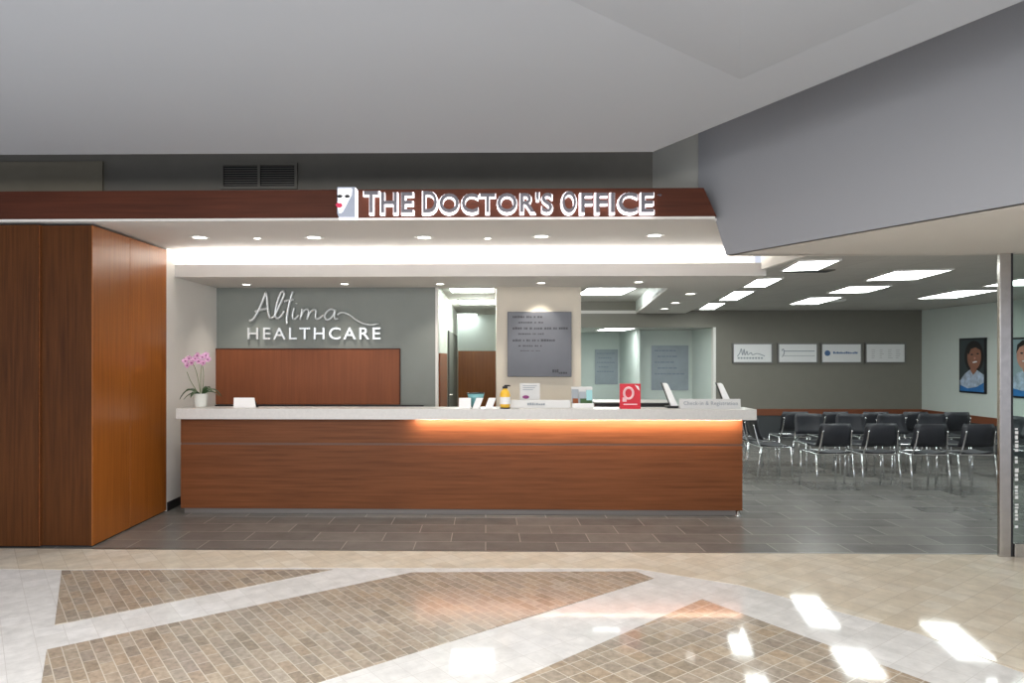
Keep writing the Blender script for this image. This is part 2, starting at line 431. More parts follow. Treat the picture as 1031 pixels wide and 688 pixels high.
bm = prism(bmesh.new(), [LZ(82, 72, y_), LZ(238, 72, y_), LZ(238, 335, y_), LZ(95, 335, y_), LZ(82, 300, y_)], (0, .06, 0)); obj('tile_body', bm, 'logo_grey', lt)
bm = prism(bmesh.new(), [LZ(239, 76, y_), LZ(250, 90, y_), LZ(250, 345, y_), LZ(95, 345, y_), LZ(95, 336, y_), LZ(239, 336, y_)], (0, .06, 0)); obj('lit_edge', bm, 'halo', lt)
y_ = YS-.076
fc = [LZ(*p, y_) for p in ((88, 84), (208, 84), (205, 140), (185, 175), (160, 225), (140, 262), (125, 290), (98, 298), (92, 270), (84, 240), (82, 205), (88, 190))]
obj('face', prism(bmesh.new(), fc, (0, .005, 0)), 'logo_white', lt)
bm = bmesh.new()
for ex in (104, 168):
    c = LZ(ex, 152, YS-.08); ellipse(bm, c.x, c.z, .022, .014, YS-.08, .003, 12)
obj('eyes', bm, 'black', lt)
bm = prism(bmesh.new(), [LZ(*p, YS-.08) for p in ((66, 226), (85, 205), (100, 214), (112, 206), (130, 232), (112, 250), (95, 252), (78, 244))], (0, .003, 0))
obj('lips', bm, 'logo_red', lt)

# ------------------------------------------------------------------ timber clad box at left
bx = thing('timber_box', 'tall timber clad box standing left of the reception desk', 'cladding', (-4.8, 6.4, 0))
yf = 5.76; yb = P(167, 515, z=0).y; zt = 2.70
xs0, xs1, xs2 = P(0, 500, Y=yf).x-2, P(41, 500, Y=yf).x, XL
obj('core', B(xs0, XL-.03, yf+.03, yb-.02, .03, zt-.01), 'black', bx)
obj('front_panel', B(xs0, xs1-.004, yf-.03, yf+.03, .012, zt), 'wood_shaded', bx, bevel=.003)
obj('front_panel', B(xs1+.004, XL-.004, yf, yf+.03, .012, zt), 'wood_shaded', bx, bevel=.003)
ym = P(131, 400, Y=6.4); dm = ray(131, 400); ym = XL/dm.x*dm.y
obj('side_panel', B(XL-.03, XL, yf+.001, ym-.004, .012, zt), 'wood_lit', bx, bevel=.002)
obj('side_panel', B(XL-.03, XL, ym+.004, yb, .012, zt), 'wood_lit', bx, bevel=.002)
obj('plinth', B(xs0, XL-.02, yf+.02, yb-.01, 0, .012), 'black', bx)
obj('corner_edge', B(XL-.004, XL+.004, yf-.004, yf+.012, .012, zt), 'wood_lit', bx)
obj('seam_trim', B(xs1-.0035, xs1+.0035, yf-.022, yf+.02, .012, zt), 'wood_desk', bx)

# ------------------------------------------------------------------ soffit with cove, bulkhead, side wall
XE = 2.90
xq = P(720, 219, Y=YS).x
bm = prism(bmesh.new(), [(x, y, ZS) for x, y in ((-7, YS), (xq, YS), (xq+.02, YS+.08), (XE, YS+.08), (XE, 7.62), (-7, 7.62))], (0, 0, .02))
struct('ceiling_front_soffit', bm, 'soffit')
struct('wall_cove', B(XL, XE, 7.55, 7.6, ZB1-.1, ZS), 'white')
bm = bmesh.new()
box(bm, XL, soff_x(YB), YB, YB+.04, ZB0, ZB1)
struct('trim_6', bm, 'bulk_face')
struct('trim_7', B(XL+.1, XE-.02, 7.44, 7.47, ZB1-.08, ZB1-.05), 'cove')
struct('trim_8', B(XE-.04, XE-.002, YS+.1, 7.28, ZC+.004, ZS), 'white')
struct('wall_left', B(XL-.15, XL, yb, YW+.1, 0, ZS), 'white')
struct('baseboard_left', B(XL, XL+.012, yb+.01, YW, 0, .09), 'black')
# low soffit behind bulkhead, with coffer
YE = YR-.05
cof = [P(672, 291, z=ZB0), P(640, 316, z=ZB0)]
cy0, cy1 = 8.6, cof[1].y
cx = lambda y: cof[0].x+(cof[1].x-cof[0].x)*(y-cof[0].y)/(cof[1].y-cof[0].y)
bm = bmesh.new()
def quadz(bm, pts, z, h=.058): prism(bm, [(x, y, z) for x, y in pts], (0, 0, h))
XP0, XP1 = P(500, 340, Y=YW).x, P(585, 340, Y=YW).x
quadz(bm, [(XL, YB+.041), (soff_x(YB), YB+.041), (soff_x(cy0), cy0), (XL, cy0)], ZB0)
quadz(bm, [(cx(cy0), cy0), (soff_x(cy0), cy0), (soff_x(cy1), cy1), (cx(cy1), cy1)], ZB0)
quadz(bm, [(XP1-.02, cy1), (soff_x(cy1), cy1), (soff_x(YE), YE), (XP1-.02, YE)], ZB0)
struct('ceiling_low_soffit', bm, 'soffit')
zc2 = 2.68
struct('ceiling_coffer', B(XP1-.5, 3.2, cy0, cy1+.05, zc2, zc2+.03), 'ceil_wait')
bm = bmesh.new(); box(bm, XP1-.02, cx(cy1)+.02, cy1, cy1+.03, ZB0+.03, zc2)
prism(bm, [(cx(cy0), cy0, ZB0+.03), (cx(cy1), cy1, ZB0+.03), (cx(cy1), cy1, zc2), (cx(cy0), cy0, zc2)], (.02, 0, 0))
box(bm, XP1-.02, cx(cy0)+.02, cy0-.02, cy0, ZB0+.03, zc2)
struct('trim_9', bm, 'green_white')

# staff back wall with wainscot, corridor, pillar
XC = P(440, 340, Y=YW).x
struct('wall_staff', B(XL-.15, XC, YW, YW+.12, 0, 2.75), 'greenwall')
p0, p1 = P(217, 352, Y=YW-.03), P(402, 411, Y=YW-.03)
wn_ = thing('wainscot_panel', 'reddish timber wainscot panel on the grey wall below the silver lettering', 'panel', ((p0.x+p1.x)/2, YW-.02, .1))
obj('board', B(p0.x, p1.x, YW-.03, YW-.001, 1.015, p0.z), 'wood_back', wn_)
obj('dark_base', B(p0.x, p1.x+.3, YW-.05, YW-.001, 0, 1.01), 'black', wn_)
obj('edge_trim', B(p0.x, p1.x+.012, YW-.036, YW-.001, p0.z, p0.z+.012), 'wood_fascia', wn_)
obj('edge_trim', B(p1.x, p1.x+.012, YW-.036, YW-.001, 1.015, p0.z), 'wood_fascia', wn_)
YK = 15.0
bm = bmesh.new()
struct('wall_corridor_left', B(XC-.12, XC, YW+.12, YK, 0, 2.75), 'green_white')
struct('trim_11', B(XC-.02, XC+.012, YW-.01, YW+.12, 0, 2.75), 'white')
xk = P(500, 340, Y=YK)
struct('wall_corridor_back', B(XC-.12, XP1+.2, YK, YK+.1, 0, 2.75), 'green_white')
struct('ceiling_corridor', B(XC-.12, XP1+.02, YW-.0, YK, 2.50, 2.53), 'ceil_wait')
zz = P(480, 353.5, Y=YK-.03).z
struct('trim_12', B(XC, XP1, YK-.03, YK, .1, zz), 'wood_lit')  # lit-side tone reused to lift the corridor wainscot
ywy = lambda px: XC/ray(px, 359).x*ray(px, 359).y
struct('trim_13', B(XC, XC+.02, YW+.3, ywy(449), .1, P(446, 356, Y=ywy(446)).z), 'wood_back')
dy0, dy1 = ywy(450.5), ywy(459)
dd_ = struct('door_1', B(XC, XC+.03, dy0, dy1, 0, P(455, 336, Y=(dy0+dy1)/2).z), 'door_dark')
bm = bmesh.new(); tube(bm, [(XC+.03, dy0+.1, 1.0), (XC+.07, dy0+.1, 1.0), (XC+.07, dy0+.22, 1.0)], .01); obj('door_handle', bm, 'steel', dd_, kind='structure')
struct('wall_pillar', B(XP0, XP1, YW, YW+.75, 0, 2.75), 'cream')
struct('wall_corridor_right', B(XP0+.1, XP0+.2, YW+.75, YK, 0, 2.75), 'cream')

# ------------------------------------------------------------------ waiting room shell
bm = bmesh.new()
pts = [(XE, YS+.08), (12, YS+.08), (12, YR+.1), (soff_x(YE)-.15, YR+.1), (soff_x(YB)-.15, YB+.1), (XE, YB+.1)]
prism(bm, [(x, y, ZC) for x, y in pts], (0, 0, .03)); struct('ceiling_waiting', bm, 'ceil_wait')
xo0, xo1 = P(580, 340, Y=YR).x, P(720.5, 340, Y=YR).x
zl = 2.17
bm = bmesh.new(); box(bm, xo1, XR, YR, YR+.1, 0, 2.75); box(bm, xo0-.6, xo1, YR, YR+.1, zl, 2.75)
struct('wall_back', bm, 'taupe')
struct('trim_14', B(xo1-.05, xo1+.0, YR-.02, YR+.1, 0, zl), 'white')
struct('wall_right', B(XR, XR+.1, YS+.3, YR+.1, 0, 2.75), 'green_white')
# rail and dark dado
zr1, zr0 = P(840, 412, Y=YR).z, P(840, 418.5, Y=YR).z
struct('trim_15', B(xo1+.02, XR-.03, YR-.03, YR, zr0, zr1), 'rail')
M['rail_y'] = wood('rail_wood_side', (.17, .055, .027), (.24, .08, .038), 1, rough=.4)
struct('trim_16', B(XR-.03, XR, YS+.4, YR-.03, zr0, zr1), 'rail_y')
struct('baseboard_back', B(xo1+.02, XR-.012, YR-.012, YR, 0, zr0), 'lowerwall')
struct('baseboard_right', B(XR-.012, XR, YS+.4, YR-.012, 0, zr0), 'lowerwall')
# rooms beyond the opening
xm = P(638, 340, Y=YR+1.6).x
struct('wall_beyond', B(xm, xo1+.3, YR+1.6, YR+1.7, 0, 2.6), 'green_white')
struct('wall_beyond_side', B(xo1+.02, xo1+.12, YR+.1, YR+1.6, 0, 2.6), 'green_white')
struct('wall_passage_side', B(xm-.06, xm, YR+1.0, 16.6, 0, 2.6), 'green_white')
struct('wall_passage_left', B(xo0-.1, xo0, YR+.1, 16.6, 0, 2.6), 'green_white')
struct('wall_passage_back', B(xo0-.3, xm+.2, 16.6, 16.7, 0, 2.6), 'green_white')
struct('ceiling_passage', B(xo0-.3, xo1+.3, YR+.1, 20, zl, zl+.03), 'ceil_wait')
# panels on those walls
def hang_panel(x0p, y0p, x1p, y1p, Y, name, label):
    a, b = P(x0p, y1p, Y=Y-.02), P(x1p, y0p, Y=Y-.02)
    t = thing(name, label, 'sign', ((a.x+b.x)/2, Y-.015, a.z))
    obj('panel', B(a.x, b.x, Y-.03, Y-.001, a.z, b.z), 'panel_blue', t)
    w, h = b.x-a.x, b.z-a.z; rnd = random.Random(x0p); bm = bmesh.new()
    for i in range(5):
        z = b.z-h*(.1+.13*i); x = a.x+w*(.08 if i % 2 == 0 else .16)
        while x < a.x+w*(.55+.3*rnd.random()):
            l = w*(.05+.08*rnd.random()); box(bm, x, min(x+l, b.x-.03), Y-.033, Y-.030, z-h*.03, z); x += l+w*.02
    obj('lettering', bm, 'panel_blue_text', t)
hang_panel(599, 352, 622, 387, 16.6, 'directory_panel', 'small blue-grey printed panel on the far passage wall, left of the larger one')
hang_panel(656, 348, 693, 393, YR+1.6, 'directory_panel', 'larger blue-grey printed panel on the pale wall left of the white framed signs')

# four framed signs on back wall
labs = ['white framed sign with blue script logo, first from the desk on taupe wall',
        'white framed sign with long thin ruled lines, second from the desk on taupe wall',
        'white framed sign with round blue dot logo, third from the desk',
        'white framed sign with faint columns of print, nearest the portrait wall']
def stroke(bm, pts, r, k=5): return tube(bm, smooth_path(pts, k), r, 6)
for i, (xa, xb) in enumerate(((737.5, 778), (783, 823.5), (826.5, 868), (871, 912))):
    Y = YR-.03
    a, b = P(xa, 366, Y=Y), P(xb, 345.5, Y=Y)
    t = thing('framed_sign', labs[i], 'sign', ((a.x+b.x)/2, YR-.01, a.z), 'framed signs on the taupe wall')
    w, h = b.x-a.x, b.z-a.z
    obj('board', B(a.x+.02, b.x-.02, YR-.028, YR-.004, a.z+.02, b.z-.02), 'paper', t)
    bm = bmesh.new(); s = .025
    box(bm, a.x, b.x, YR-.04, YR-.002, a.z, a.z+s); box(bm, a.x, b.x, YR-.04, YR-.002, b.z-s, b.z)
    box(bm, a.x, a.x+s, YR-.04, YR-.002, a.z+s, b.z-s); box(bm, b.x-s, b.x, YR-.04, YR-.002, a.z+s, b.z-s)
    obj('frame', bm, 'steel_dark', t)
    yy = YR-.031; bm = bmesh.new(); rr = random.Random(i)
    U_ = lambda u, v: (a.x+w*u, yy, a.z+h*v)
    if i == 0:
        stroke(bm, [U_(.12, .35), U_(.18, .5), U_(.22, .72), U_(.25, .4), U_(.29, .7), U_(.31, .4), U_(.36, .6), U_(.38, .42), U_(.46, .52), U_(.5, .42), U_(.62, .48), U_(.8, .36)], .008)
        for k in range(9): box(bm, a.x+w*(.13+.072*k), a.x+w*(.13+.072*k)+w*.045, yy-.002, yy+.002, a.z+h*.22, a.z+h*.30)
        obj('logo', bm, 'greyprint', t)
    elif i == 1:
        box(bm, a.x+w*.15, a.x+w*.92, yy-.002, yy+.002, a.z+h*.58, a.z+h*.62); box(bm, a.x+w*.15, a.x+w*.92, yy-.002, yy+.002, a.z+h*.36, a.z+h*.38)
        stroke(bm, [U_(.10, .62), U_(.14, .7), U_(.16, .5), U_(.11, .32)], .008)
        obj('logo', bm, 'greyprint', t)
    elif i == 2:
        ellipse(bm, a.x+w*.16, a.z+h*.5, .055, .055, yy-.002, .004, 18); obj('logo', bm, 'blueprint', t)
        bm = bmesh.new(); x = a.x+w*.3
        while x < a.x+w*.86:
            l = w*(.02+.02*rr.random()); box(bm, x, x+l, yy-.002, yy+.002, a.z+h*.47, a.z+h*(.53+.05*rr.random())); x += l+w*.012
        obj('lettering', bm, 'blueprint', t)
    else:
        for k in range(4):
            for j in range(5): box(bm, a.x+w*(.16+.2*k), a.x+w*(.16+.2*k)+w*(.05+.06*rr.random()), yy-.002, yy+.002, a.z+h*(.25+.1*j), a.z+h*(.25+.1*j)+.012)
        obj('lettering', bm, 'acryl', t)

# two portraits on right wall, facing left; built in wall coordinates (s = distance into the room, z)
def portrait(s0, s1, z0, z1, label, kind):
    t = thing('portrait_poster', label, 'poster', (XR-.01, (s0+s1)/2, z0))
    X0 = XR-.03
    def pl(pts, x, th=.002): return prism(bmesh.new(), [(x, s, z) for s, z in pts], (th, 0, 0))
    w, h = s1-s0, z1-z0
    Q = lambda u, v: (s1-w*u, z0+h*v)               # u from left as seen
    obj('frame', prism(bmesh.new(), [(X0, *Q(0, 0)), (X0, *Q(1, 0)), (X0, *Q(1, 1)), (X0, *Q(0, 1))], (.028, 0, 0)), 'frame_black', t)
    obj('backdrop', pl([Q(.05, .03), Q(.95, .03), Q(.95, .97), Q(.05, .97)], X0-.002), 'photo_bg' if kind == 0 else 'photo_bg2', t)
    def ell(cu, cv, ru, rv, x, m, nm, rot=0):
        pts = []
        for k in range(28):
            a = 2*math.pi*k/28; u, v = ru*math.cos(a), rv*math.sin(a)
            u, v = u*math.cos(rot)-v*math.sin(rot), u*math.sin(rot)+v*math.cos(rot)
            pts.append(Q(max(.05, min(.95, cu+u)), max(.03, min(.97, cv+v))))
        obj(nm, pl(pts, x), m, t)
    if kind == 0:
        ell(.58, .66, .36, .29, X0-.004, 'hair', 'printed_hair')
        obj('printed_shirt', pl([Q(.05, .05), Q(.05, .22), Q(.22, .34), Q(.42, .42), Q(.70, .42), Q(.95, .34), Q(.95, .05)], X0-.006), 'shirt', t)
        obj('printed_vest', pl([Q(.05, .03), Q(.05, .14), Q(.35, .08), Q(.7, .12), Q(.95, .2), Q(.95, .03)], X0-.008), 'shirt_blue', t)
        obj('printed_neck', pl([Q(.45, .5), Q(.7, .5), Q(.68, .40), Q(.56, .33), Q(.46, .41)], X0-.008), 'skin1', t)
        ell(.60, .66, .26, .235, X0-.010, 'skin1', 'printed_face', .12)
        ell(.63, .565, .09, .014, X0-.012, 'paper', 'printed_smile', .1)
        ell(.52, .70, .045, .014, X0-.012, 'hair', 'printed_eye'); ell(.74, .715, .045, .014, X0-.012, 'hair', 'printed_eye')
        obj('printed_fringe', pl([Q(.34, .74), Q(.40, .86), Q(.58, .92), Q(.80, .86), Q(.84, .78), Q(.66, .83), Q(.48, .80), Q(.40, .70)], X0-.012), 'hair', t)
        ell(.63, .635, .03, .02, X0-.012, 'skin2', 'printed_nose')
    else:
        obj('printed_shirt', pl([Q(.05, .05), Q(.05, .30), Q(.25, .42), Q(.45, .46), Q(.68, .45), Q(.95, .34), Q(.95, .05)], X0-.006), 'shirt', t)
        obj('printed_vest', pl([Q(.05, .03), Q(.05, .16), Q(.4, .12), Q(.95, .16), Q(.95, .03)], X0-.008), 'shirt_blue', t)
        obj('printed_neck', pl([Q(.40, .55), Q(.62, .55), Q(.62, .46), Q(.52, .38), Q(.41, .46)], X0-.008), 'skin2', t)
        ell(.5, .70, .27, .225, X0-.010, 'skin2', 'printed_face')
        ell(.5, .61, .10, .014, X0-.012, 'paper', 'printed_smile')
        ell(.39, .74, .045, .014, X0-.012, 'hair', 'printed_eye'); ell(.60, .74, .045, .014, X0-.012, 'hair', 'printed_eye')
        ell(.5, .68, .035, .03, X0-.012, 'skin1', 'printed_nose')
        obj('printed_hair', pl([Q(.22, .74), Q(.25, .88), Q(.42, .955), Q(.62, .95), Q(.77, .86), Q(.78, .74), Q(.70, .84), Q(.5, .88), Q(.32, .84)], X0-.012), 'hair', t)
def wall_s(px): d = ray(px, 359); return XR/d.x*d.y
s0, s1 = wall_s(994), wall_s(967.5)
pz1, pz0 = P(981, 340.5, Y=(s0+s1)/2).z, P(981, 396, Y=(s0+s1)/2).z
portrait(s0, s1, pz0, pz1, 'framed portrait of a smiling dark-haired woman in pale blue, left of the steel post', 0)
s1b = wall_s(1019); portrait(s1b-(s1-s0), s1b, pz0-.02, pz1-.02, 'framed portrait of a person in a pale blue shirt, seen past the steel post', 1)

# ------------------------------------------------------------------ ceiling lights
def troffer(x0, x1, y0, y1, z, label, rot=0.0):
    """panel light whose near left corner is (x0, y0), turned by rot about it"""
    t = thing('ceiling_light', label, 'light', (x0, y0, z), 'recessed fluorescent ceiling lights')
    obj('diffuser', B(x0, x1, y0, y1, z-.012, z-.004), 'troffer', t)
    bm = bmesh.new(); w = .02
    box(bm, x0-w, x1+w, y0-w, y0, z-.016, z); box(bm, x0-w, x1+w, y1, y1+w, z-.016, z)
    box(bm, x0-w, x0, y0, y1, z-.016, z); box(bm, x1, x1+w, y0, y1, z-.016, z)
    obj('frame', bm, 'trimwhite', t)
    t.rotation_euler.z = rot
TR = [(2.93, 7.0-.45, .34, .75, 'bright panel light at the desk end, nearest the mall'),
      (4.27, 7.34, .52, .90, 'bright panel light above the waiting room entrance, middle of its near row'),
      (4.63, 8.97, .48, .90, 'bright panel light second back from the mall in the middle row'),
      (4.92, 10.65, .44, 1.35, 'bright panel light third back from the mall, before the framed signs'),
      (6.38, 9.55, .50, 1.30, 'bright panel light closest to the portrait of the dark-haired woman'),
      (6.15, 8.15, .55, .80, 'bright panel light seen cut by the steel post'),
      (3.12, 8.05, .26, .95, 'bright panel light along the low soffit edge, first behind the desk end'),
      (3.40, 9.6, .26, 1.5, 'bright panel light along the low soffit edge, second behind the desk end'),
      (3.74, 11.75, .26, 1.5, 'bright panel light along the low soffit edge, farthest back')]
for x0, y0, w_, l_, lb in TR: troffer(x0, x0+w_, y0, y0+l_, ZC, lb, -math.atan(.2))
a, b = P(578, 289, z=zc2), P(626, 296, z=zc2)
troffer(b.x-.75, b.x, a.y+.05, b.y, zc2, 'bright panel light inside the ceiling coffer right of the pillar')
ya, yb_ = P(620, 330, z=zl).y, P(620, 335, z=zl).y
troffer(P(606, 332, Y=14.3).x, P(636, 332, Y=14.3).x, YR+.2, YR+1.3, zl, 'bright panel light over the far passage above the small panel')
for (xa, xb, y, lb) in ((455, 497, 291.5, 'bright panel light over the corridor, nearest the desk'), (464, 500, 303.5, 'bright panel light over the corridor, second from the desk'), (462, 481, 320.5, 'short panel light at the far end of the corridor')):
    zq = 2.5; a = P(xa, y+2.2, z=zq); b = P(xb, y-2.2, z=zq)
    troffer(P(xa, y, Y=a.y).x, P(xb, y, Y=a.y).x, b.y, min(a.y, 14.7), zq, lb)

def downlight(px, py, z, r, label, grp, power):
    c = P(px, py, z=z)
    t = thing('downlight', label, 'light', (c.x, c.y, z), grp)
    obj('trim_ring', lathe(bmesh.new(), [(r*.8, -.004), (r*1.1, -.006), (r*1.2, -.002), (r*1.2, 0), (r*.8, 0), (r*.8, -.004)], (c.x, c.y, z)), 'trimwhite', t, smooth=True)
    obj('lens', lathe(bmesh.new(), [(0, -.003), (r*.8, -.003), (r*.8, -.001), (0, -.001)], (c.x, c.y, z)), 'lens', t)
    if power:
        light('SPOT', 'downlight_lamp', (c.x, c.y, z-.02), power, (1, .93, .83), spot_size=R(105), spot_blend=.7, shadow_soft_size=.06)
names = ['first', 'second', 'third', 'fourth', 'fifth']
for i, (px, py) in enumerate(((201, 239), (316, 239), (427, 239), (545, 238), (659, 237))):
    downlight(px, py, ZS, .075, 'large round downlight in the front soffit, %s from the timber box' % names[i], 'front soffit downlights', 26)
for i, (px, py) in enumerate(((259, 240), (491, 240))):
    downlight(px, py, ZS, .035, 'small round soffit fitting, %s' % ('nearest the timber box' if i == 0 else 'under the letters DOCTOR'), 'small soffit fittings', 0)
for i, (px, py) in enumerate(((248, 286.5), (347, 286), (443, 286), (545, 285), (643, 284))):
    downlight(px, py, ZB0, .055, 'round downlight under the dropped bulkhead, %s from the orchid side' % names[i], 'bulkhead downlights', 24)
for i, (px, py) in enumerate(((695, 296), (680, 305), (669, 311), (611, 318.5))):
    downlight(px, py, ZB0, .075, 'round downlight in the low soffit beyond the desk, %s' % ('nearest the desk', 'second back from the desk', 'third back from the desk', 'farthest back behind the coffer')[i], 'low soffit downlights', 6)
# ceiling diffuser and speaker
c = P(815, 272.5, z=ZC)
t = thing('ceiling_vent', 'thin dark ceiling air vent beside the panel light at the desk end', 'vent', (c.x, c.y, ZC))
obj('frame', B(c.x-.22, c.x+.22, c.y-.10, c.y+.10, ZC-.012, ZC), 'taupe', t)
bm = bmesh.new()
for k in range(4): box(bm, c.x-.2, c.x+.2, c.y-.08+.04*k, c.y-.06+.04*k, ZC-.016, ZC-.012)
obj('slats', bm, 'black', t)
c = P(843, 302, z=ZC)
t = thing('ceiling_speaker', 'small white round ceiling fitting beside a panel light in waiting room', 'speaker', (c.x, c.y, ZC))
obj('ring', lathe(bmesh.new(), [(.07, -.03), (.1, -.03), (.13, -.005), (.13, 0), (.07, 0), (.07, -.03)], (c.x, c.y, ZC)), 'trimwhite', t, smooth=True)
obj('grille', lathe(bmesh.new(), [(0, -.025), (.07, -.025), (.07, -.005), (0, -.005)], (c.x, c.y, ZC)), 'acryl', t)

# ------------------------------------------------------------------ silver wall lettering
sl = thing('wall_lettering', 'silver script Altima over spaced capitals HEALTHCARE on grey wall', 'sign', P(316, 342, Y=YW))
def AZ(x, y): return P(240+x/6.873, 285+y/6.873, Y=YW-.035)
def script(nm, strokes, r=.0115):
    bm = bmesh.new()
    for s in strokes:
        tube(bm, smooth_path([AZ(*p) for p in s], 5), r, 8)
    for v in bm.verts: v.co.y = YW-.035+(v.co.y-(YW-.035))*1.6
    obj(nm, bm, 'silver', sl, smooth=True)
script('letter', [[(78, 262), (100, 255), (125, 220), (155, 160), (182, 90), (192, 68), (198, 90), (202, 150), (208, 205), (222, 240), (245, 238)], [(118, 200), (150, 188), (205, 178)]], 0.0175)
script('letter', [[(245, 238), (268, 195), (298, 130), (318, 80), (312, 60), (294, 72), (272, 130), (258, 190), (258, 232), (276, 245), (300, 225), (318, 195)]], 0.0169)
script('letter', [[(378, 58), (362, 110), (345, 180), (336, 240), (337, 288)], [(318, 128), (350, 120), (385, 116)]], 0.0169)
script('letter', [[(388, 172), (376, 215), (378, 245), (395, 248), (418, 222)], [(402, 146), (404, 142)]], 0.0143)
script('letter', [[(442, 178), (436, 215), (428, 256)], [(430, 248), (446, 205), (468, 184), (486, 192), (482, 225), (476, 254)], [(478, 246), (496, 205), (520, 186), (538, 194), (534, 228), (540, 248), (562, 244), (592, 222)]], 0.0137)
script('letter', [[(668, 192), (642, 182), (612, 200), (598, 230), (608, 254), (632, 250), (654, 226), (672, 188), (664, 228), (672, 250), (690, 246)]], 0.0137)
script('swoosh', [[(686, 222), (705, 208), (735, 208), (775, 226), (815, 256), (860, 280), (910, 290), (972, 284)]], 0.0111)
a, b = P(249.5, 342, Y=YW-.03), P(383, 329.8, Y=YW-.03)
me = fit(text_mesh('HEALTHCARE', 1, .02, .006, 1.25), a.x, b.x, a.z, b.z, 0)
for v in me.vertices: v.co.y = YW-.045 if v.co.y < 0 else YW-.004
for q in islands(me): obj('letter', q, 'silver', sl)

# slate plaque on the pillar
a, b = P(511, 379.5, Y=YW-.04), P(575.5, 314, Y=YW-.04)
pq = thing('slate_plaque', 'dark slate directory plaque hung on the cream pillar', 'plaque', ((a.x+b.x)/2, YW-.02, a.z))
obj('slab', B(a.x, b.x, YW-.045, YW-.001, a.z, b.z), 'slate', pq, bevel=.004)
bm = bmesh.new(); rnd = random.Random(3); w, h = b.x-a.x, b.z-a.z
for (v, u0, u1, hh) in ((.92, .08, .55, .030), (.835, .17, .58, .022), (.745, .08, .92, .034), (.66, .17, .55, .024), (.56, .08, .72, .032), (.475, .17, .55, .022), (.40, .2, .5, .012), (.09, .70, .80, .05), (.06, .80, .93, .03)):
    x = a.x+w*u0
    while x < a.x+w*u1:
        l = w*(.016+.022*rnd.random()); z = a.z+h*v
        box(bm, x, x+l, YW-.047, YW-.0449, z-h*hh/2, z+h*hh/2*(.6+.5*rnd.random())); x += l+w*.008*(1 if rnd.random() < .75 else 4)
obj('engraved_print', bm, 'slate_text', pq)
light('SPOT', 'plaque_lamp', ((a.x+b.x)/2, YW-.30, ZB0-.02), 22, (1, .93, .80), rot=(R(24), 0, 0), spot_size=R(70), spot_blend=.6, shadow_soft_size=.04)

# ------------------------------------------------------------------ reception desk
yd = 7.0
dx0, dx1 = P(182, 480, Y=yd).x, P(747.5, 480, Y=yd).x
tx0, tx1 = P(177, 417, Y=yd-.12).x, P(762, 417, Y=yd-.12).x
zt1, zt0 = P(470, 412, Y=yd-.12).z, P(470, 422.8, Y=yd-.12).z
zu, zk = P(470, 446.5, Y=yd).z, P(470, 513, Y=yd).z
dk = thing('reception_desk', 'long timber reception desk with pale stone top and glowing underside', 'desk', ((dx0+dx1)/2, yd+.3, 0))
obj('countertop', B(tx0, tx1, yd-.12, yd+.20, zt0, zt1), 'top', dk, bevel=.004, label='pale stone countertop')
obj('lower_panel', B(dx0, dx1, yd, yd+.03, zk, zu-.022), 'wood_desk', dk)
obj('upper_panel', B(dx0, dx1, yd, yd+.03, zu, zt0), 'wood_desk', dk, label='upper timber band lit from above')
obj('reveal_strip', B(dx0, dx1-.01, yd+.006, yd+.02, zu-.022, zu), 'reveal', dk)
obj('end_panel', B(dx1-.03, dx1, yd+.031, yd+.18, zk, zt0), 'wood_desk', dk)
obj('end_panel', B(dx0, dx0+.03, yd+.031, yd+.18, zk, zt0), 'wood_desk', dk)
obj('toe_kick', B(dx0+.02, dx1-.03, yd+.04, yd+.06, 0.0, zk), 'kick', dk, label='grey metal toe kick')
obj('inner_worktop', B(dx0+.1, dx1-.1, yd+.19, yd+.95, .72, .75), 'top', dk)
obj('back_panel', B(dx0+.03, dx1-.03, yd+.15, yd+.18, 0, zt0), 'wood_desk', dk)
bm = bmesh.new(); box(bm, dx0+.12, dx0+.15, yd+.20, yd+.93, 0, .72); box(bm, dx1-.15, dx1-.12, yd+.20, yd+.93, 0, .72); box(bm, -.3, -.27, yd+.20, yd+.93, 0, .72)
obj('inner_support', bm, 'wood_desk', dk)
lx0 = P(417, 424, Y=yd).x
obj('light_strip', B(lx0, dx1-.03, yd-.075, yd-.045, zt0-.004, zt0-.0005), 'led', dk, label='warm glowing light strip')
light('AREA', 'desk_led_lamp', ((lx0+dx1)/2, yd-.095, zt0-.012), 21, (1, .76, .62), rot=(R(86), 0, 0), shape='RECTANGLE', size=dx1-lx0-.05, size_y=.016)
bm = lathe(bmesh.new(), [(0, 0), (.035, 0), (.035, .01), (.018, .016), (.018, zk+.0), (0, zk)], (dx1-.04, yd+.02, 0)); obj('foot', bm, 'chrome', dk, smooth=True)

# ------------------------------------------------------------------ things on the desk
ZT = zt1+.0005
def on_top(px, Y): p = P(px, 400, Y=Y); return p.x
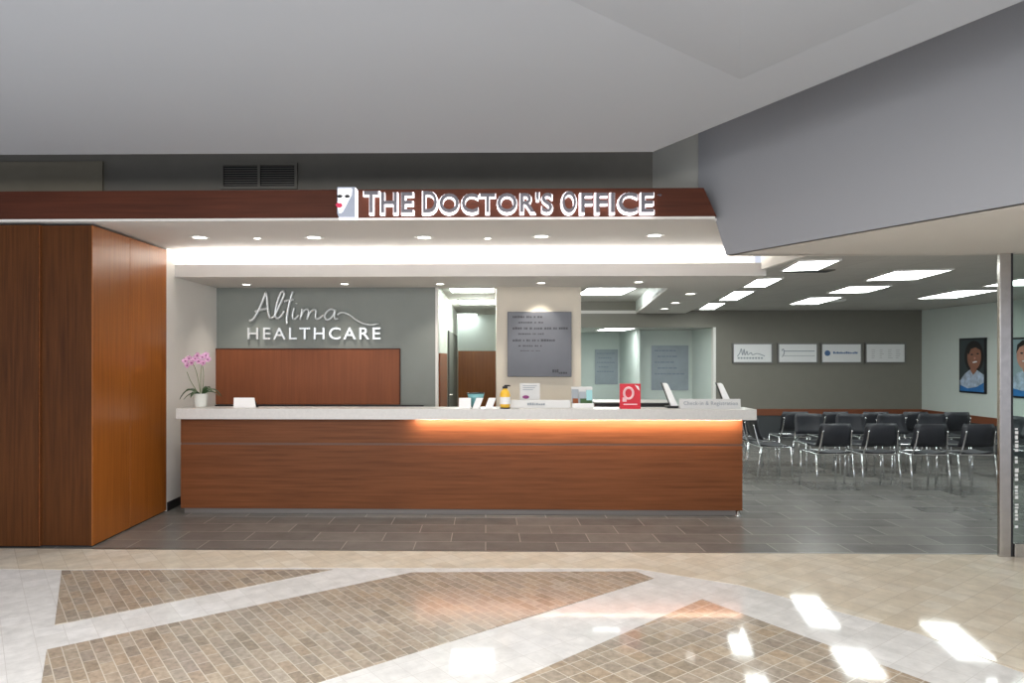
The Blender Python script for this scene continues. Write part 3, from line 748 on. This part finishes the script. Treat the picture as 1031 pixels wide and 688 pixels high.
# orchid
ox = on_top(202, 7.08); oy = 7.08; k = 7.12/F
orc = thing('potted_orchid', 'pink orchid in a white pot at the left end of the desk', 'plant', (ox, oy, ZT))
obj('pot', lathe(bmesh.new(), [(0, 0), (.058, 0), (.062, .01), (.078, .135), (.082, .14), (.076, .14), (.070, .12), (0, .12)], (ox, oy, ZT), 28), 'pot', orc, smooth=True)
obj('soil', lathe(bmesh.new(), [(0, .128), (.05, .126), (.07, .121)], (ox, oy, ZT), 20), 'soil', orc)
def leafm(a, l, w, rise, droop):
    bm = bmesh.new(); n = 9; rows = []
    ca, sa = math.cos(a), math.sin(a)
    for i in range(n+1):
        t = i/n; r = .02+l*t; z = .125+rise*math.sin(t*2.2)-droop*t*t; ww = w*math.sin(math.pi*min(1, .12+t*.88))**.8*(1 if t < .97 else .3)
        c = Vector((ox+ca*r, oy+sa*r, ZT+z)); s = Vector((-sa, ca, 0))
        rows.append([bm.verts.new(c-s*ww+Vector((0, 0, ww*.3))), bm.verts.new(c), bm.verts.new(c+s*ww+Vector((0, 0, ww*.3)))])
    for r0, r1 in zip(rows, rows[1:]):
        for j in (0, 1): bm.faces.new((r0[j], r0[j+1], r1[j+1], r1[j]))
    o = obj('leaf', bm, 'leaf', orc, smooth=True); md = o.modifiers.new('s', 'SOLIDIFY'); md.thickness = .004
for a, l, w, rs, dr in ((2.9, .17, .028, .07, .03), (.25, .16, .028, .05, .06), (3.5, .14, .026, .03, .07), (-.5, .15, .026, .08, .02), (1.2, .12, .026, .09, .02), (4.4, .13, .028, .05, .06), (.0, .20, .022, .09, .09), (3.15, .20, .022, .09, .12)):
    leafm(a, l, w, rs, dr)
def flower(c, s, rot):
    bm = bmesh.new(); c = Vector(c)
    Mx = Euler((rot[0], rot[1], rot[2])).to_matrix()
    for j in range(5):
        a = math.pi/2+j*2*math.pi/5; big = j in (1, 4); L_, W_ = (s*1.05, s*.62) if big else (s, s*.42)
        pts = []
        for q in range(12):
            th = 2*math.pi*q/12; u = .5*L_*(1-math.cos(th)); v = W_*math.sin(th)*.8
            pts.append(c+Mx @ Vector((u*math.cos(a)-v*math.sin(a), -.25*u*u/s, u*math.sin(a)+v*math.cos(a))))
        prism(bm, pts, Mx @ Vector((0, .0025, 0)))
    fo = obj('flower', bm, 'petal', orc)
    bm = bmesh.new(); bmesh.ops.create_icosphere(bm, subdivisions=1, radius=s*.26, matrix=Matrix.Translation(c+Mx @ Vector((0, -.008, -s*.1)))); obj('flower_core', bm, 'petal_core', fo, smooth=True)
for pts, fl in (([(0, 0, .12), (-.02, 0, .25), (-.05, 0, .38), (-.09, -.01, .47), (-.13, -.01, .49)], ((-.145, -.03, .475), (-.105, -.03, .50), (-.075, -.03, .455), (-.12, -.035, .43))),
                ([(0, 0, .12), (.0, 0, .3), (.01, 0, .43), (.04, -.01, .53), (.08, -.01, .52)], ((.0, -.02, .47), (.03, -.03, .515), (.065, -.03, .535), (.09, -.03, .49), (.045, -.035, .455))),
                ([(0.01, 0, .12), (.03, 0, .28), (.02, .0, .42), (-.03, -.01, .50)], ((-.045, -.03, .50), (-.01, -.03, .475), (-.02, -.03, .53))), ([(-0.01, 0, .12), (-.10, 0, .26), (-.14, .0, .36)], ())):
    obj('flower_stem', tube(bmesh.new(), smooth_path([Vector((ox, oy, ZT))+Vector(p) for p in pts]), .0035, 6), 'stem', orc)
    for f in fl: flower(Vector((ox, oy, ZT))+Vector(f), .034, (random.uniform(-.3, .3), random.uniform(-.5, .5), random.uniform(-.5, .5)))

def leaning(px0, px1, ytop, Y, name, label, m, cat='sign', lean=.03, slant=0.0, group=None, kl=1.0):
    """card leaning back in a small black easel"""
    a, b = P(px0, 411, Y=Y), P(px1, ytop, Y=Y); h = b.z-ZT
    t = thing(name, label, cat, ((a.x+b.x)/2, Y, ZT), group)
    prismo = prism(bmesh.new(), [(a.x, Y, ZT), (b.x, Y, ZT), (b.x-slant, Y+lean, ZT+h), (a.x-slant*kl, Y+lean, ZT+h)], (0, .006, 0))
    obj('card', prismo, m, t)
    bm = bmesh.new(); box(bm, a.x, b.x, Y+lean+.01, Y+lean+.06, ZT, ZT+.006); prism(bm, [(a.x+.004, Y+lean+.055, ZT+.006), (b.x-.004, Y+lean+.055, ZT+.006), (b.x-.004-slant, Y+lean+.010, ZT+h*.9), (a.x+.004-slant*kl, Y+lean+.010, ZT+h*.9)], (0, .005, 0))
    obj('easel', bm, 'black', t)
    return t, a, b
leaning(235, 257.5, 400.8, 7.02, 'desk_card', 'white card leaning on a black stand beside the orchid', 'paper', slant=.025, kl=.3)
leaning(462, 474, 401, 6.95, 'brochure_holder', 'white card holder below the teal bowl, nearest the corridor', 'paper', group='white card holders')
leaning(475.5, 482.5, 401, 6.93, 'brochure_holder', 'tilted white card stand between two others', 'paper', slant=-.04, group='white card holders')
leaning(488, 495.5, 401, 6.93, 'brochure_holder', 'tilted white card stand right beside the yellow bottle', 'paper', slant=-.04, group='white card holders')
# teal bowl behind holders
bx_ = on_top(479, 7.09)
t = thing('glass_bowl', 'teal bowl behind the white card holders', 'bowl', (bx_, 7.09, ZT))
obj('bowl_shell', lathe(bmesh.new(), [(0, 0), (.04, 0), (.045, .012), (.075, .09), (.09, .145), (.085, .145), (.07, .09), (.035, .02), (0, .02)], (bx_, 7.09, ZT)), 'teal', t, smooth=True)
obj('rim', lathe(bmesh.new(), [(.083, .143), (.092, .143), (.092, .15), (.083, .15), (.083, .143)], (bx_, 7.09, ZT)), 'black', t, smooth=True)
# yellow bottle
bx_ = on_top(508.5, 6.94); hb = P(509, 388, Y=6.94).z-ZT
t = thing('pump_bottle', 'yellow bottle with a black cap beside the long white nameplate', 'bottle', (bx_, 6.94, ZT))
obj('bottle_body', lathe(bmesh.new(), [(0, .012), (.046, .012), (.05, .03), (.05, hb*.62), (.040, hb*.74), (.022, hb*.82), (.022, hb*.86), (0, hb*.86)], (bx_, 6.94, ZT)), 'yellow', t, smooth=True)
bm = lathe(bmesh.new(), [(0, hb*.861), (.026, hb*.861), (.026, hb*.95), (.01, hb*.955), (.01, hb), (0, hb)], (bx_, 6.94, ZT)); tube(bm, [(bx_, 6.94, ZT+hb*.985), (bx_+.045, 6.92, ZT+hb*.985), (bx_+.05, 6.92, ZT+hb*.96)], .007)
obj('cap', bm, 'black', t)
obj('base', lathe(bmesh.new(), [(0, 0), (.051, 0), (.051, .012), (0, .012)], (bx_, 6.94, ZT)), 'black', t)
bm = lathe(bmesh.new(), [(.0505, hb*.2), (.0508, hb*.2), (.0508, hb*.5), (.0505, hb*.5)], (bx_, 6.94, ZT)); obj('bottle_label', bm, 'paper', t)
# picture stand card
Y = 7.12; a, b = P(523.5, 403, Y=Y), P(543.5, 386, Y=Y)
t = thing('picture_stand', 'pale picture card in a clear stand in front of the cream pillar', 'card', ((a.x+b.x)/2, Y, ZT))
obj('card', B(a.x, b.x, Y, Y+.006, ZT+.06, b.z), 'acryl', t)
bm = bmesh.new(); box(bm, a.x+.02, b.x-.02, Y-.03, Y+.05, ZT, ZT+.008); box(bm, (a.x+b.x)/2-.02, (a.x+b.x)/2+.02, Y+.001, Y+.007, ZT+.008, ZT+.06); obj('stand', bm, 'acryl', t)
bm = bmesh.new(); ellipse(bm, a.x+.06, ZT+.105, .035, .018, Y-.003, .002, 16); obj('picture_spot', bm, 'petal_core', t)
bm = bmesh.new()
for i in range(3): box(bm, a.x+.03, b.x-.03-.02*i, Y-.002, Y-.0005, b.z-.03-.02*i, b.z-.022-.02*i)
obj('lettering', bm, 'greyprint', t)
# nameplate, long
def plate(px0, px1, yt, Y, label, txt, tx, m='acryl'):
    a, b = P(px0, 411, Y=Y), P(px1, yt, Y=Y)
    t = thing('desk_nameplate', label, 'sign', ((a.x+b.x)/2, Y, ZT))
    obj('plate', prism(bmesh.new(), [(a.x, Y, ZT), (a.x, Y+.012, b.z), (a.x, Y+.022, b.z), (a.x, Y+.06, ZT)], (b.x-a.x, 0, 0)), m, t, bevel=.002)
    return t, a, b
t, a, b = plate(513, 574.5, 403, 7.0, 'long pale nameplate with small grey print left of the picture box', None, None)
bm = bmesh.new(); rnd = random.Random(5); q0, q1 = P(531, 407, Y=6.995), P(549, 407, Y=6.995); x = q0.x; hz = b.z-ZT
while x < q1.x:
    l = .010+.012*rnd.random(); box(bm, x, x+l, 6.9965, 7.0035, ZT+hz*.36, ZT+hz*(.55+.12*rnd.random())); x += l+.005
obj('lettering', bm, 'greyprint', t)
t, a, b = plate(684.5, 746, 402, 6.94, 'long pale nameplate with grey lettering at the right end of the desk', None, None)
me = fit(text_mesh('Check-in & Registration', 1, .003, .004, 1.1), a.x+.04, b.x-.03, ZT+.025, b.z-.022, 0)
for v in me.vertices: v.co.y = 6.936+(v.co.z-ZT)/(b.z-ZT)*.012+(0 if v.co.y < 0 else .006)
obj('lettering', me, 'greyprint', t)
# picture box
Y = 7.06; a, b = P(576, 411, Y=Y), P(597.5, 389.5, Y=Y)
t = thing('leaflet_rack', 'small clear rack of printed leaflets between nameplate and red board', 'rack', ((a.x+b.x)/2, Y, ZT))
obj('tray', B(a.x, b.x, Y-.02, Y+.06, ZT, ZT+.045), 'paper', t)
obj('back_plate', prism(bmesh.new(), [(a.x, Y+.045, ZT+.045), (b.x, Y+.045, ZT+.045), (b.x, Y+.08, b.z-.005), (a.x, Y+.08, b.z-.005)], (0, .005, 0)), 'acryl', t)
w = b.x-a.x
for i, (u0, u1, v0, v1, m) in enumerate(((.02, .33, .05, .85, 'greyprint'), (.36, .66, .05, .7, 'panel_blue'), (.69, .97, .05, .8, 'teal'), (.05, .3, .06, .30, 'wood_back'), (.4, .95, .06, .28, 'leaf'))):
    h = b.z-ZT-.05; y = Y+.03-.004*i
    obj('leaflet', prism(bmesh.new(), [(a.x+w*u0, y, ZT+.046+h*v0-.012), (a.x+w*u1, y, ZT+.046+h*v0-.012), (a.x+w*u1, y+.02, ZT+.046+h*v1), (a.x+w*u0, y+.02, ZT+.046+h*v1)], (0, .003, 0)), m, t)
# red board
Y = 6.95; a, b = P(624, 411, Y=Y), P(645, 386.5, Y=Y)
t = thing('red_board', 'bright red notice board with a pale round emblem on the desk', 'sign', ((a.x+b.x)/2, Y, ZT))
obj('board', B(a.x, b.x, Y, Y+.008, ZT+.02, b.z), 'red', t)
obj('board_base', B(a.x+.005, b.x-.005, Y-.03, Y+.05, ZT, ZT+.02), 'red', t)
w, h = b.x-a.x, b.z-ZT
bm = bmesh.new(); cx_, cz_ = a.x+w*.42, ZT+h*.62
tube(bm, [(cx_+.045*math.cos(2*math.pi*i/20), Y-.002, cz_+.055*math.sin(2*math.pi*i/20)) for i in range(21)], .012, 6)
box(bm, cx_-.06, cx_-.02, Y-.004, Y-.001, ZT+h*.28, ZT+h*.45)
obj('emblem_ring', bm, 'pink', t)
obj('emblem_slash', prism(bmesh.new(), [(a.x+w*.72, Y-.003, ZT+h*.95), (a.x+w*.86, Y-.003, ZT+h*.78), (a.x+w*.95, Y-.003, ZT+h*.72), (a.x+w*.9, Y-.003, ZT+h*.9)], (0, .002, 0)), 'paper', t)
bm = bmesh.new()
box(bm, a.x+w*.18, a.x+w*.83, Y-.002, Y-.0005, ZT+h*.15, ZT+h*.20)
obj('lettering', bm, 'pink', t)
# black printer on the inner worktop
a, b = P(598, 404.5, Y=7.62), P(678, 404.5, Y=7.62)
t = thing('printer', 'low black printer with a pale lid behind the red board', 'printer', ((a.x+b.x)/2, 7.76, .751))
obj('body', B(a.x, b.x, 7.56, 7.98, .751, a.z-.012), 'black', t, bevel=.01)
obj('lid', B(a.x+.0, b.x-.0, 7.555, 7.985, a.z-.012, a.z), 'acryl', t, bevel=.003)
obj('paper_slot', B(a.x+.15, b.x-.15, 7.552, 7.56, a.z-.14, a.z-.10), 'greyprint', t)
# slanted terminals
def terminal(px_b, px_t, yt, Y, label):
    a, b = P(px_b, 411, Y=Y), P(px_t, yt, Y=Y)
    t = thing('card_terminal', label, 'terminal', (a.x, Y, ZT))
    obj('base', B(a.x-.075, a.x+.055, Y-.06, Y+.08, ZT, ZT+.022), 'black', t, bevel=.006)
    d = Vector((b.x-a.x, .0, b.z-ZT-.022)); s = Vector((.028, 0, 0))
    z0 = ZT+.022
    bm = prism(bmesh.new(), [(a.x-.03, Y-.03, z0), (a.x+.042, Y-.03, z0), (a.x+.036+d.x, Y+.02, z0+d.z*.94), (a.x+.02+d.x, Y+.02, z0+d.z), (a.x-.018+d.x, Y+.02, z0+d.z)], (0, .03, 0))
    obj('screen_arm', bm, 'paper', t, bevel=.004)
    bm = prism(bmesh.new(), [(a.x-.034, Y+.004, z0), (a.x-.030, Y+.004, z0), (a.x-.018+d.x, Y+.05, z0+d.z), (a.x-.024+d.x, Y+.05, z0+d.z+.004)], (0, .03, 0))
    obj('back_shell', bm, 'black', t)
terminal(678, 669.5, 386, 7.07, 'slanted white terminal just right of the red board')
terminal(733, 725, 386, 7.08, 'slanted white terminal behind the nameplate at the right desk end')

# ------------------------------------------------------------------ steel post with glass panel
yp = 5.64
a, b = P(1006.8, 560, Y=yp-.02), P(1018, 560, Y=yp-.02)
ps = thing('steel_post', 'brushed steel shopfront post at the right edge of the waiting room', 'post', ((a.x+b.x)/2, yp, 0))
obj('post_shaft', B(a.x, b.x, yp-.02, yp+.012, 0.0, ZH), 'steel', ps, bevel=.003)
obj('dark_channel', B(b.x, b.x+.022, yp-.012, yp+.012, 0.0, ZH), 'black', ps)
gp = thing('shop_window', 'clear glass shopfront panel right of the steel post', 'glass', (b.x+.6, yp, 0))
g0 = b.x+.024
obj('pane', B(g0, g0+1.2, yp-.006, yp+.006, .11, ZH-.01), 'glass', gp)
obj('bottom_rail', B(g0, g0+1.2, yp-.03, yp+.03, 0.0, .11), 'steel', gp, bevel=.003)
bm = bmesh.new(); rnd = random.Random(11)
q0, q1 = P(1022, 532, Y=yp-.008), P(1025.5, 428, Y=yp-.008); z = q0.z
while z < q1.z:
    l = .012+.02*rnd.random(); box(bm, q0.x, q0.x+(q1.x-q0.x)*(.7+.3*rnd.random()), yp-.0085, yp-.0062, z, z+l); z += l+.010*(1 if rnd.random() < .75 else 4)
obj('vinyl_lettering', bm, 'paper', gp)

# ------------------------------------------------------------------ waiting room chairs
def make_chair():
    t = thing('waiting_chair', '', 'chair', (0, 0, 0))
    def shell(rows, nm):
        bm = bmesh.new(); g = [[bm.verts.new(p) for p in r] for r in rows]
        for r0, r1 in zip(g, g[1:]):
            for j in range(len(r0)-1): bm.faces.new((r0[j], r0[j+1], r1[j+1], r1[j]))
        o = obj(nm, bm, 'chair_black', t, smooth=True); md = o.modifiers.new('s', 'SOLIDIFY'); md.thickness = .016; return o
    n = 6; rows = []
    for i in range(6):
        v = i/5; y = -.20+.42*v; dip = -.02*math.sin(math.pi*v)+(-.03*max(0, v-.8)*5)
        hw = .215-.02*abs(v-.5)
        rows.append([(-hw+2*hw*j/n, y, .445+dip+.02*abs(2*j/n-1)**2) for j in range(n+1)])
    shell(rows, 'seat')
    rows = []
    for i in range(6):
        v = i/5; z = .52+.28*v; hw = .21-.015*v-.02*max(0, v-.8)*5
        rows.append([(-hw+2*hw*j/n, -.225-.06*v+.045*(abs(2*j/n-1)**2)-.02*math.sin(math.pi*v), z) for j in range(n+1)])
    shell(rows, 'backrest')
    for sx in (-1, 1):
        obj('leg', tube(bmesh.new(), [(sx*.225, .20, 0), (sx*.215, .17, .425)], .011, 8), 'chrome', t, smooth=True)
        obj('leg', tube(bmesh.new(), [(sx*.225, -.26, 0), (sx*.215, -.20, .425)], .011, 8), 'chrome', t, smooth=True)
        obj('back_upright', tube(bmesh.new(), smooth_path([(sx*.20, -.19, .42), (sx*.195, -.225, .47), (sx*.18, -.245, .56), (sx*.17, -.28, .72)]), .010, 8), 'chrome', t, smooth=True)
    bm = bmesh.new(); tube(bm, [(-.215, .17, .425), (-.215, -.20, .425), (.215, -.20, .425), (.215, .17, .425), (-.215, .17, .425)], .010, 8)
    obj('seat_frame', bm, 'chrome', t)
    return t
proto = make_chair(); first = True
ordn = ['first', 'second', 'third', 'fourth', 'fifth', 'sixth']
def chair(x, y, rz, label):
    global first
    if first:
        proto.location = (x, y, 0); proto.rotation_euler = (0, 0, rz); proto['label'] = label; proto['group'] = 'black waiting room chairs'; first = False
    else: dup(proto, (x, y, 0), rz, label, 'black waiting room chairs')
for i, px in enumerate((832, 879, 925, 972)):
    chair(P(px, 440, Y=8.6).x, 8.62+.03*math.sin(i*2), R(random.uniform(-3, 3)), 'black shell chair with its back to the mall, front row, %s from the desk' % ordn[i])
for i in range(4):
    chair(4.50+.57*i, 9.55+.03*math.sin(i*3), R(180+random.uniform(-5, 5)), 'black shell chair facing the mall, second row, %s from the desk' % ordn[i])
for i in range(5):
    chair(4.50+.57*i, 10.42+.03*math.sin(i*3), R(random.uniform(-4, 4)), 'black shell chair in the rear row facing the framed signs, %s from the desk' % ordn[i])
for i in range(3):
    chair(3.76+.03*i, 9.25+.60*i, R(-92+6*i), 'black shell chair turned sideways behind the desk end, %s from the mall' % ordn[i])
for i in range(2):
    chair(6.84, 8.85+.60*i, R(92+4*i), 'black shell chair sideways beside the steel post, %s from the mall' % ordn[i])

# ------------------------------------------------------------------ light
w = bpy.data.worlds.new('world'); SC.world = w; w.use_nodes = True
bg = w.node_tree.nodes['Background']; bg.inputs['Color'].default_value = (.82, .87, 1, 1); bg.inputs['Strength'].default_value = .9
light('AREA', 'mall_fill_back', (-1, -3.5, 2.2), 230, (.92, .95, 1), rot=(R(62), 0, R(0)), shape='RECTANGLE', size=9, size_y=2.2)  # added unseen fill behind the camera, no skylight there
light('AREA', 'mall_fill_up', (-1.5, -.5, .25), 100, (.93, .95, 1), rot=(R(160), 0, 0), shape='RECTANGLE', size=7, size_y=1.5)  # added unseen fill that brightens the mall ceiling from below
light('AREA', 'mall_fill_down', (-.5, 1.6, 2.72), 185, (1, .96, .9), rot=(R(22), 0, 0), shape='RECTANGLE', size=6, size_y=.8)  # added fill panel above the frame, brightens mall floor and shopfront
light('POINT', 'coffer_fill', (1.9, 11.8, 2.56), 40, (.95, 1, .98), shadow_soft_size=.08)  # added fill that lifts the coffer's far wall, no fitting here
light('POINT', 'corridor_fill', (XC+.5, 11.5, 2.3), 35, (.95, 1, .98), shadow_soft_size=.2)  # added fill for the dim corridor, separate from its panel lights
light('AREA', 'cove_lamp', ((XL+XE)/2, 7.40, ZB1+.0), 50, (1, .97, .94), rot=(R(180), 0, 0), shape='RECTANGLE', size=XE-XL-.2, size_y=.06)
vs_ = SC.view_settings; vs_.view_transform = 'Standard'; vs_.look = 'None'; vs_.exposure = 0; vs_.gamma = 1
SC.cycles.use_denoising = True
SC.cycles.max_bounces = 8
SC.cycles.sample_clamp_indirect = 6
